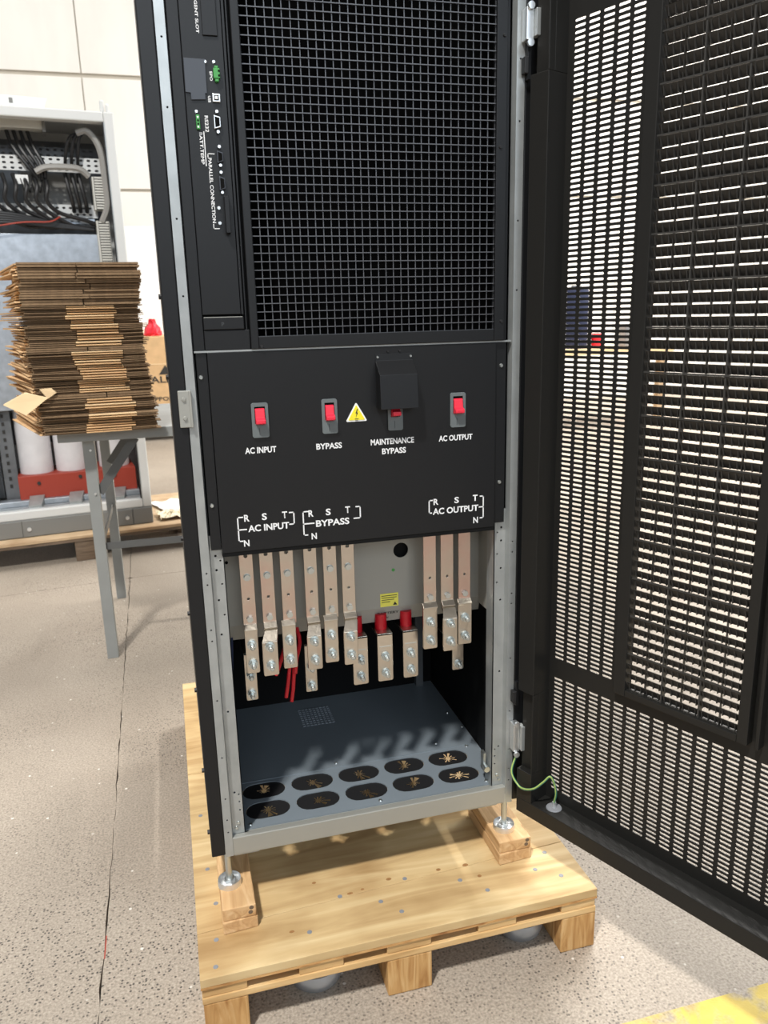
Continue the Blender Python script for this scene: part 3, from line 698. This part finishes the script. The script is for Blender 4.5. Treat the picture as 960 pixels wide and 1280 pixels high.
# ================================================================== PALLET UNDER THE CABINET
pal = thing('pallet', 'pale plywood pallet with block feet carrying the black cabinet', 'pallet', (0, 0, ZF))
Z = lambda z: z-ZF
def board(name, m, x0, x1, y0, y1, z0, z1, par, bevel=.0015): return MB().box(x0, x1, y0, y1, Z(z0), Z(z1)).build(name, m, par, bevel=bevel)
XL, XR, YF, YB = -.062, .668, -.152, .968
for pts in ([(XL, YF), (XR, YF), (XR, -.0098), (XL, -.0478)], [(XL, -.0470), (XR, -.0090), (XR, .47), (XL, .47)], [(XL, .4712), (XR, .4712), (XR, YB), (XL, YB)]):
    MB().prism(pts, lambda u, v, w: (u, v, Z(-.1255)+w), .0165).build('deck_board', 'ply', pal, bevel=.001)
    MB().prism([(x*1.0, y) for x, y in pts], lambda u, v, w: (u, v, Z(-.1300)+w), .0044).build('deck_ply', 'plyedge', pal)
for x0, x1 in ((XL+.002, .014), (.102, .180), (.258, .340), (.430, .505), (.596, XR-.002)):
    board('cross_board', 'board', x0, x1, YF+.003, YB-.003, -.1475, -.1302, pal)
for y0 in (YF+.001, .36, YB-.095):
    board('stringer_board', 'board', XL+.001, XR-.001, y0, y0+.094, -.1605, -.1477, pal)
    for x0, x1 in ((XL+.002, .014), (.258, .341), (.597, XR)):
        board('block', 'block', x0, x1, y0+.001, y0+.090, ZF, -.1607, pal, .003)
sr = random.Random(2)
for x, y in ((-.035, -.13), (-.03, -.07), (-.025, .02), (-.035, .12), (-.04, .3), (.13, -.10), (.30, -.10), (.47, -.095), (.33, -.02), (.27, -.065), (.20, -.03), (.62, -.10), (.58, -.07), (.62, -.03), (.43, -.055)):
    MB().lathe([(0, .0006), (.0042, .0006), (.0046, 0)], (x, y, Z(-.109)), 10).build('nail_head', 'greymach', pal)
for x, y, a, b_ in ((.22, -.028, .010, .005), (.245, -.024, .006, .004), (.30, -.012, .009, .006), (.40, -.015, .008, .006), (.455, -.018, .010, .007), (.47, -.055, .007, .006), (.16, .02, .007, .005), (.10, -.09, .008, .005)):
    MB().lathe([(0, .0004), (1, .0004), (1.08, 0)], (0, 0, 0), 14).build('knot', 'knot', pal, loc=(x, y, Z(-.109))).scale = (a*.55, b_*.55, 1)
# foot blocks
def footblock(label, x0, x1, y0, y1, two):
    t = thing('foot_block', label, 'wood block', ((x0+x1)/2, y0, -.109))
    hx = (x1-x0)/2
    MB().hexa([(-hx, 0, .0), (hx, .004, 0), (-hx, y1-y0, 0), (hx, y1-y0, 0), (-hx, 0, .024), (hx, .004, .024), (-hx, y1-y0, .024), (hx, y1-y0, .024)]).build('wood_piece', 'footblock', t, bevel=.002)
    MB().box(-hx+.001, hx-.002, .0035, y1-y0, .0243, .0485).build('wood_piece', 'footblock', t, bevel=.002)
    for x, z in ((hx-.012, .034), (hx-.010, .043)):
        MB().lathe([(0, .0004), (.0032, .0004), (.0042, 0)], (0, 0, 0), 9).build('knot', 'darkwood', t).matrix_local = Matrix.Translation((x, .0034, z)) @ Matrix.Rotation(math.pi/2, 4, 'X')
footblock('stacked pine offcut under the left levelling foot of the cabinet', -.0165, .0450, -.064, .115, True)
footblock('stacked pine offcut under the right levelling foot of the cabinet', .5180, .5880, -.040, .130, True)
# round metal dishes under the pallet
for x, y, r, lb in ((.142, -.066, .050, 'round grey metal dish on the floor under the pallet front, nearer the left'), (.548, -.070, .045, 'round grey metal dish on the floor under the pallet front, nearer the right')):
    o = MB().lathe([(0, .0), (r*.75, .0), (r*.93, .008), (r, .020), (r*1.03, .024), (r*1.06, .033), (r*1.03, .042), (r*.95, .044), (r*.90, .038), (r*.86, .016), (0, .010)], (0, 0, 0), 32).build('metal_dish', 'darkgal', smooth=True, loc=(x, y, ZF))
    o.data.materials[0] = M['zincplate']; tag(o, lb, 'dish', 'dishes under the pallet')

# ================================================================== TABLE AND CARDBOARD STACK
TZ = .592
tb = thing('work_table', 'grey steel folding-leg table carrying the cardboard stack', 'table', (-.30, 1.53, ZF))
q = lambda z: z-ZF
MB().box(-.09, 1.45, -.045, .70, q(.557), q(TZ)).build('table_top', 'tablesteel', tb, bevel=.002)
def lleg(x, y, sgn):
    mb = MB(); mb.box(x-.020, x+.018, y, y+.004, 0, q(.557)); mb.box(x+.014, x+.018, y+.004, y+.034*sgn if sgn > 0 else y+.034, 0, q(.557))
    return mb.build('leg', 'tablesteel', tb, bevel=.001)
lleg(0, 0, 1); lleg(.0, .645, 1); lleg(1.36, 0, 1); lleg(1.36, .645, 1)
for yy in (.012, .60):
    mb = MB(); P0, P1 = Vector((.016, yy, q(.37))), Vector((.150, yy, q(.553))); d = (P1-P0).normalized(); n = Vector((-d.z, 0, d.x))*.015
    mb.hexa([P0-n, P0+n, P0-n+Vector((0, .004, 0)), P0+n+Vector((0, .004, 0)), P1-n, P1+n, P1-n+Vector((0, .004, 0)), P1+n+Vector((0, .004, 0))])
    mb.build('leg_brace', 'tabledark', tb)
MB().box(.012, 1.36, .014, .018, q(.165), q(.190)).build('cross_bar', 'tabledark', tb)
MB().box(.002, .006, .03, .645, q(.165), q(.190)).build('end_bar', 'tabledark', tb)
for z in (.52, .37): MB().cyl((.004, -.001, q(z)), (.004, -.005, q(z)), .004, 8).build('leg_rivet', 'silver', tb)
# flattened boxes, one object each
def ordinal(n):
    one = ['', 'first', 'second', 'third', 'fourth', 'fifth', 'sixth', 'seventh', 'eighth', 'ninth', 'tenth', 'eleventh', 'twelfth', 'thirteenth', 'fourteenth', 'fifteenth', 'sixteenth', 'seventeenth', 'eighteenth', 'nineteenth']
    if n < 20: return one[n]
    tens = {20: 'twent', 30: 'thirt', 40: 'fort'}[n//10*10]
    return tens+'ieth' if n % 10 == 0 else tens+'y-'+one[n % 10]
br = random.Random(21)
SW, SD = .350, .55; AN = math.radians(5)
NB = 34; H = (1.136-TZ)/NB
zc = TZ
hs = [br.uniform(.8, 1.2) for _ in range(NB)]; hs = [v*(1.120-TZ)/sum(hs) for v in hs]
for k in range(NB):
    f = k/NB; h = hs[k]
    dx = -.012*math.sin(f*3.0)+br.uniform(-.006, .006)-.012*f; dy = br.uniform(-.011, .011)+.01*math.sin(f*5)
    mb = MB(); t = h*.47
    plain = k > NB-9 or k in (7, 17)
    def sheet(x0, x1, y0, y1, z0, th, mi, droop=0, lift=0):
        mb.hexa([(x0, y0, z0+droop), (x1, y0, z0+lift), (x0, y1, z0), (x1, y1, z0), (x0, y0, z0+th+droop), (x1, y0, z0+th+lift), (x0, y1, z0+th), (x1, y1, z0+th)], mi)
    a, b_ = SW*br.uniform(.35, .42), SW*br.uniform(.76, .82)
    e = lambda s: br.uniform(-s, s)
    # body core
    mb.box(.004, SW-.004, .022, SD, h*.01, h*.985, 1)
    if plain:
        m1 = SW*br.uniform(.45, .6)
        for z0 in (h*.04, h*.52):
            sheet(e(.003), m1, e(.004), .06, z0, t*.8, 1, abs(e(.0006)), 0); sheet(m1+.004, SW+e(.006), .002+e(.004), .06, z0, t*.8, 1, 0, abs(e(.0006)))
    else:
        mb.prism([(.018, h*.05), (.002, h*.09), (0, h*.22), (.0015, h*.35), (.018, h*.39)], lambda u, v, w: (a+w, u-.001, v), b_-a, 0)
        mb.prism([(.018, h*.53), (.003, h*.56), (.001, h*.70), (.002, h*.83), (.018, h*.88)], lambda u, v, w: (a+w, u+.001, v), b_-a, 2 if br.random() < .5 else 0)
        for z0 in (h*.03, h*.36, h*.68):
            sheet(e(.008)-.002, a-.002, .006+e(.008), .07, z0, h*.16, 1, abs(e(.0012)), 0)
            sheet(b_+.002, SW+e(.010)+.002, .006+e(.008), .07, z0, h*.16, 1, 0, abs(e(.0012)))
    # left end flaps splay outwards towards the back
    for z0 in (h*.05, h*.52):
        p0, p1, d1 = br.uniform(.004, .02), br.uniform(.05, .10)+.03*(1-f), abs(e(.002))
        mb.hexa([(-p0, .03+e(.02), z0+d1*.3), (.012, .03, z0), (-p1, SD-.03, z0), (.012, SD-.03, z0),
                 (-p0, .03, z0+t*.6), (.012, .03, z0+t*.7), (-p1, SD-.03, z0+t*.6), (.012, SD-.03, z0+t*.7)], 0)
    me = mb.mesh('flattened_box')
    o = link('flattened_box', me, ['card', 'carddark', 'cardlight'], loc=(-.415+dx, 1.405+dy, zc), rz=AN+br.uniform(-.025, .025))
    lb = 'flattened brown corrugated box, %s from the top of the cardboard stack on the table' % ordinal(NB-k)
    if k == NB-1: lb = 'topmost flattened cardboard box of the stack on the grey table'
    if k == 0: lb = 'bottom flattened cardboard box of the stack, lying directly on the grey table'
    if k == 6:
        lb = 'flattened cardboard box with a wide torn flap hanging out of the stack'
        mb = MB(); P = [(-.100, .002, .010), (-.036, -.030, -.022), (.030, -.030, .026), (-.034, -.006, .044)]
        vs = [Vector(p) for p in P]; mb.add(vs+[v+Vector((.001, .003, .003)) for v in vs], [(0, 1, 2, 3), (7, 6, 5, 4), (0, 4, 5, 1), (1, 5, 6, 2), (2, 6, 7, 3), (3, 7, 4, 0)])
        mb.build('torn_flap', 'cardlight', o)
    if k == 9:
        lb = 'flattened cardboard box with a small torn tab hanging over the stack front'
        vs = [Vector(p) for p in [(.010, -.010, .004), (.030, -.014, -.026), (.058, -.014, -.008), (.044, -.010, .006)]]
        mb = MB(); mb.add(vs+[v+Vector((0, .003, .001)) for v in vs], [(0, 1, 2, 3), (7, 6, 5, 4), (0, 4, 5, 1), (1, 5, 6, 2), (2, 6, 7, 3), (3, 7, 4, 0)])
        mb.build('torn_tab', 'cardlight', o)
    tag(o, lb, 'cardboard', 'flattened boxes stacked on the table')
    zc += h

# ================================================================== LIGHT GREY ENCLOSURE BEHIND
EA = math.radians(8); EO = (-.16, 2.95, -.103)
en = thing('control_enclosure', 'open light grey control enclosure with cabling, standing on a pallet by the wall', 'enclosure', EO, EA)
EW, ED, EH = .80, .52, 1.985
mb = MB()
mb.box(-EW, -.0, 0, ED, 0, .090); pl = mb.build('plinth', 'plinth', en, bevel=.003)
for x0, x1 in ((-EW+.004, -.632), (-.628, -.103), (-.099, -.004)): MB().box(x0, x1, -.006, 0, .004, .086).build('plinth_panel', 'plinth', pl, bevel=.002)
for x in (-.60, -.13): MB().cyl((x, -.006, .042), (x, -.012, .042), .010, 12).build('plinth_bolt', 'silver', pl)
mb = MB(); mb.box(-.045, 0, 0, .06, .09, EH); mb.box(-EW, -EW+.045, 0, .06, .09, EH); mb.box(-EW+.045, -.045, 0, .06, EH-.045, EH); mb.box(-EW+.045, -.045, 0, .06, .09, .135)
mb.build('front_frame', 'ral', en, bevel=.006)
MB().box(-.052, -.045, .006, .02, .135, EH-.045).build('door_seal', 'rubber', en)
MB().box(-.047, -.0445, .0, .03, .135, EH-.045).build('frame_lip', 'galv', en)
mb = MB(); mb.box(-.004, 0, .06, ED, .09, EH); mb.box(-EW, -EW+.004, .06, ED, .09, EH); mb.box(-EW, 0, ED-.004, ED, .09, EH); mb.box(-EW, 0, .06, ED, EH-.004, EH)
mb.build('enclosure_body', 'ral', en)
MB().box(-EW+.04, -.04, ED-.03, ED-.02, .40, EH-.05).build('mounting_plate', 'darkgal', en)
MB().box(-EW+.05, -.10, .14, .16, .62, 1.455).build('zinc_cover', 'zincplate', en, bevel=.002)
def perf(x0, x1, z0, z1, y, rows, pitch, m, name='perforated_rail', hr=.009):
    holes = []
    n = int((x1-x0)/pitch)
    for r_ in range(rows):
        zz = z0+(r_+.5)*(z1-z0)/rows
        holes += [rrect(x0+pitch*(i+.25), x0+pitch*(i+.75), zz-hr*.55, zz+hr*.55, hr*.4, 1) for i in range(n)]
    return plate(name, [(x0, z0), (x1, z0), (x1, z1), (x0, z1)], holes, .003, XZ(y), m, en)
perf(-EW+.05, -.045, 1.738, 1.805, .15, 3, .034, 'ral'); perf(-EW+.05, -.10, 1.535, 1.595, .18, 2, .030, 'ral')
perf(-EW+.05, -.06, 1.835, 1.885, .36, 2, .034, 'darkgal', hr=.010)
perf(-EW+.05, -.12, 1.505, 1.528, .16, 1, .03, 'zincplate', hr=.007)
MB().box(-EW+.06, -.305, .12, .19, 1.918, 1.968).build('lamp_beam', 'duct', en, bevel=.002)
MB().box(-.312, -.298, .11, .20, 1.905, 1.968).build('beam_end', 'plinth', en)
MB().box(-.43, -.115, .30, .33, 1.60, 1.755).build('rear_cover', 'darkgal', en).data.materials[0] = M['plinth']
for z0, z1 in ((1.565, 1.715), (1.10, 1.515)):
    dk = MB().box(-.118, -.058, .10, .16, z0, z1).build('cable_duct', 'duct', en)
    n = int((z1-z0)/.0125)
    for i in range(n): MB().box(-.108, -.062, .094, .10, z0+.004+i*.0125, z0+.012+i*.0125).build('duct_finger', 'duct', dk)
    MB().box(-.110, -.060, .0985, .1, z0, z1).build('duct_gap', 'print', dk)
er = random.Random(8)
def cb(pts, r, m='cable', name='cable'): MB().tube(catmull(pts, 6), r, 7).build(name, m, en, smooth=True)
for i in range(4): cb([(-.47+i*.03, .2, 1.93), (-.45+i*.03, .13, 1.84), (-.40+i*.025, .11, 1.76), (-.36+i*.012, .12, 1.705)], .009)
for i in range(3):
    cb([(-.23+i*.028, .2, 1.70), (-.225+i*.028, .12, 1.80), (-.20+i*.022, .10, 1.88), (-.16+i*.01, .11, 1.905)], .008)
    cb([(-.235+i*.03, .13, 1.73), (-.225+i*.03, .11, 1.66), (-.215+i*.03, .12, 1.60), (-.21+i*.03, .16, 1.56)], .010)
cb([(-.165, .10, 1.905), (-.12, .09, 1.915), (-.08, .09, 1.87), (-.062, .09, 1.80), (-.058, .09, 1.66), (-.06, .09, 1.58), (-.09, .10, 1.51)], .016, 'conduit', 'conduit')
cb([(-.365, .09, 1.725), (-.32, .085, 1.745), (-.24, .085, 1.750), (-.17, .09, 1.745), (-.13, .10, 1.715)], .015, 'conduit', 'conduit')
for i in range(7):
    x = -.60+i*.045
    cb([(x, .15, 1.72), (x+.01, .10, 1.66), (x+.0, .10, 1.60), (x+.05, .12, 1.55), (x+.16, .13, 1.50+er.uniform(-.02, .02)), (x+.25, .15, 1.49)], .010)
for i in range(5): cb([(-.70, .11, 1.50+i*.011), (-.5, .10, 1.50+i*.010), (-.3, .12, 1.485+i*.004), (-.13, .13, 1.475)], .008)
for i in range(5): cb([(-.44+i*.022, .13, 1.73), (-.43+i*.022, .12, 1.68), (-.42+i*.022, .13, 1.64), (-.41+i*.024, .15, 1.70)], .003, 'cable', 'thin_wire')
cb([(-.60, .09, 1.475), (-.45, .085, 1.50), (-.33, .085, 1.505), (-.28, .10, 1.53)], .004, 'redbeam', 'thin_wire')
MB().box(-.455, -.40, .12, .13, 1.675, 1.715).build('cable_tag', 'paper', en)
# lower part: transformer with white coils on a red beam
tr = MB().box(-.625, -.052, .13, .40, .165, .285).build('transformer_beam', 'redbeam', en, bevel=.003)
for x0, x1 in ((-.612, -.452), (-.438, -.282), (-.224, -.072)):
    c_, r_ = (x0+x1)/2, (x1-x0)/2
    MB().lathe([(0, .285), (r_, .285), (r_*1.01, .30), (r_*1.01, .88), (r_, .895), (0, .90)], (c_, .245, 0), 32).build('coil', 'coil', tr, smooth=True)
for x, z in ((-.53, .245), (-.33, .26), (-.16, .25)): MB().cyl((x, .13, z), (x, .122, z), .009, 8).build('beam_bolt', 'print', tr)
MB().box(-.69, -.625, .20, .24, .16, 1.0).build('support_post', 'darkgal', en)
for i in range(18): MB().box(-.668, -.655, .196, .2, .22+i*.04, .238+i*.04).build('post_slot', 'print', en)
MB().box(-.745, -.70, .26, .30, .16, 1.0).build('support_post', 'darkgal', en)
MB().box(-EW+.045, -.045, .10, .17, .135, .166).build('base_channel', 'zincplate', en, bevel=.003)
MB().box(-EW+.045, -.045, .03, .09, .092, .139).build('base_sill', 'galv', en, bevel=.002)
for x in (-.56, -.37, -.16): MB().hexa([(x-.03, .04, .139), (x+.03, .04, .139), (x-.02, .12, .139), (x+.05, .12, .139), (x-.03, .04, .15), (x+.03, .04, .15), (x-.02, .12, .185), (x+.05, .12, .185)]).build('rail_clamp', 'galv', en)
# roof hardware
mb = MB(); mb.box(-.055, -.035, .02, .04, EH, EH+.055); mb.box(-.030, -.012, .02, .04, EH, EH+.04)
mb.build('lifting_eye', 'ral', en, bevel=.008)
sg = MB(); sg.prism([(-.60, EH+.012), (-.298, EH+.008), (-.280, EH+.050), (-.60, EH+.055)], XZ(.05), .012)
sb = sg.build('roof_sign', 'whitepanel', en, bevel=.002); MB().box(-.440, -.425, .046, .05, EH+.022, EH+.042).build('sign_mark', 'plinth', sb)
MB().box(-.60, -.24, .062, .30, EH+.0, EH+.007).build('roof_plate', 'ral', en)
# pallet beneath it
fp2 = thing('pallet', 'weathered plywood pallet beneath the light grey enclosure', 'pallet', (-.16, 2.95, ZF), EA)
for y0 in (-.09, .17, .43): MB().box(-1.05, .30, y0, y0+.252, .119, .135).build('deck_board', 'palewood', fp2, bevel=.002)
for x0 in (-1.04, -.40, .15):
    for y0 in (-.08, .22, .55): MB().box(x0, x0+.10, y0, y0+.09, 0, .103).build('block', 'darkwood', fp2, bevel=.003)
for y0 in (-.085, .215, .545): MB().box(-1.05, .30, y0, y0+.10, .1035, .1185).build('stringer_board', 'darkwood', fp2)
# paper and crumpled wrap on that pallet
pr = random.Random(4)
def crumple(nx, ny, sx, sy, amp, ph):
    vs = [(sx*(i/nx-.5), sy*(j/ny-.5), amp*(.5+.5*math.sin(i*1.7+ph)*math.cos(j*2.1+ph))+pr.uniform(0, amp*.6)) for j in range(ny+1) for i in range(nx+1)]
    fs = [(j*(nx+1)+i, j*(nx+1)+i+1, (j+1)*(nx+1)+i+1, (j+1)*(nx+1)+i) for j in range(ny) for i in range(nx)]
    me = bpy.data.meshes.new('sheet'); me.from_pydata(vs, [], fs); me.update(); return me
pp_ = link('paper_sheet', crumple(6, 6, .19, .24, .012, .3), 'paper', loc=(-.055, 3.30, -.101), rz=.35); pp_.modifiers.new('thick', 'SOLIDIFY').thickness = .001
tag(pp_, 'white paper sheet lying on the pallet right of the enclosure', 'paper')
rg = link('crumpled_wrap', crumple(10, 8, .16, .16, .022, 1.3), 'rag', loc=(-.055, 3.04, -.101), rz=.2); rg.modifiers.new('thick', 'SOLIDIFY').thickness = .001
tag(rg, 'crumpled yellowish packing wrap on the pallet right of the enclosure', 'packing wrap')

# ================================================================== FAR THINGS BY THE WALL
bx = thing('cardboard_box', 'large brown cardboard carton with black print behind the cardboard stack', 'box', (-.02, 6.80, .0))
mb = MB(); mb.box(-.40, .70, 0, .7, .02, .77); mb.build('carton', 'card', bx, bevel=.006)
MB().box(-.40, .70, -.002, 0, .500, .510).build('carton_seam', 'cardlight', bx)
MB().prism([(-.075, .405), (.045, .405), (-.010, .495)], XZ(-.003), .002).build('triangle_print', 'print', bx)
lettering('ALLS', bx, -.16, .10, .325, .390, -.003, 'print'); lettering('COMPANY', bx, -.16, .16, .235, .275, -.003, 'icon') if False else None
lettering('SUPPORTS', bx, -.22, .12, .150, .190, -.003, 'print')
dp = thing('dark_platform', 'dark low platform under the big brown carton', 'platform', (-.02, 6.78, ZF))
MB().box(-.45, .80, 0, .78, .155, .235).build('platform_top', 'rubber', dp); 
for x0 in (-.45, .15, .70): MB().box(x0, x0+.10, .02, .76, 0, .154).build('platform_foot', 'rubber', dp)
wp_ = thing('white_board', 'tall white sheet board standing behind the brown carton', 'board', (-.14, 7.62, ZF))
MB().box(-.30, .135, 0, .03, .02, 2.09).build('board_face', 'whitepanel', wp_, bevel=.003); MB().box(-.30, .135, .0, .06, 0, .02).build('board_foot', 'plinth', wp_)
bag = link('plastic_bag', None or (lambda: MB().lathe([(0, .0), (.10, .0), (.13, .06), (.12, .14), (.09, .22), (.05, .30), (.03, .36), (0, .37)], (0, 0, 0), 14).mesh('bag'))(), 'whitepanel', loc=(-.30, 7.28, .772)); tag(bag, 'white plastic bag on the brown carton', 'bag')
rc = link('red_wrapper', (lambda: MB().lathe([(0, .0), (.085, .0), (.09, .02), (.07, .07), (.03, .11), (.02, .15), (0, .15)], (0, 0, 0), 14).mesh('cap'))(), 'redcloth', loc=(-.12, 6.92, .772)); [setattr(v, 'co', v.co+Vector((br.uniform(-.018, .018), br.uniform(-.018, .018), br.uniform(0, .012) if v.co.z > .01 else 0))) for v in rc.data.vertices]; tag(rc, 'small red plastic piece on top of the brown carton', 'red object')
# blurred things seen through the slots of the door
def barrel(name, label, cat, x, y, r, h, m, band=None):
    t = thing(name, label, cat, (x, y, ZF))
    b = MB().lathe([(0, 0), (r*.94, 0), (r, .02), (r, h*.32), (r*1.03, h*.34), (r, h*.36), (r, h*.64), (r*1.03, h*.66), (r, h*.68), (r, h-.02), (r*.95, h), (0, h)], (0, 0, 0), 24).build('body', m, t, smooth=True)
    MB().cyl((r*.4, 0, h), (r*.4, 0, h+.02), r*.12, 10).build('bung', band or m, t)
    return t
ta = thing('bench', 'pale wooden bench seen through the left slots of the open door', 'bench', (4.2, 6.1, ZF))
MB().box(-.75, .75, -.3, .35, .72, .78).build('bench_top', 'orange', ta)
for x0 in (-.7, .62):
    for y0 in (-.26, .24): MB().box(x0, x0+.07, y0, y0+.07, 0, .72).build('leg', 'palewood', ta)
cr = thing('navy_drum', 'dark navy drum seen through the left slots of the open door', 'drum', (3.94, 6.0, ZF+.78))
MB().lathe([(0, 0), (.12, 0), (.125, .03), (.125, .55), (.11, .58), (0, .58)], (0, 0, 0), 20).build('body', 'navy', cr, smooth=True)
MB().lathe([(0, .58), (.05, .58), (.05, .61), (0, .61)], (0, 0, 0), 12).build('lid_cap', 'greymach', cr)
rd = thing('red_tub', 'small red tub beside the navy drum seen through the door slots', 'tub', (4.18, 6.0, ZF+.78)); MB().lathe([(0, 0), (.05, 0), (.065, .14), (.06, .14), (.046, .01), (0, .01)], (0, 0, 0), 16).build('body', 'redcloth', rd, smooth=True); MB().lathe([(.064, .13), (.07, .135), (.064, .14)], (0, 0, 0), 16).build('rim', 'redcloth', rd)
gb = thing('grey_machine', 'grey machine box on the bench seen through the door slots', 'machine', (4.58, 6.05, ZF+.78)); MB().box(-.1, .1, -.1, .1, 0, .22).build('housing', 'greymach', gb, bevel=.01); MB().box(-.06, .06, -.105, -.1, .08, .18).build('panel', 'ral', gb)
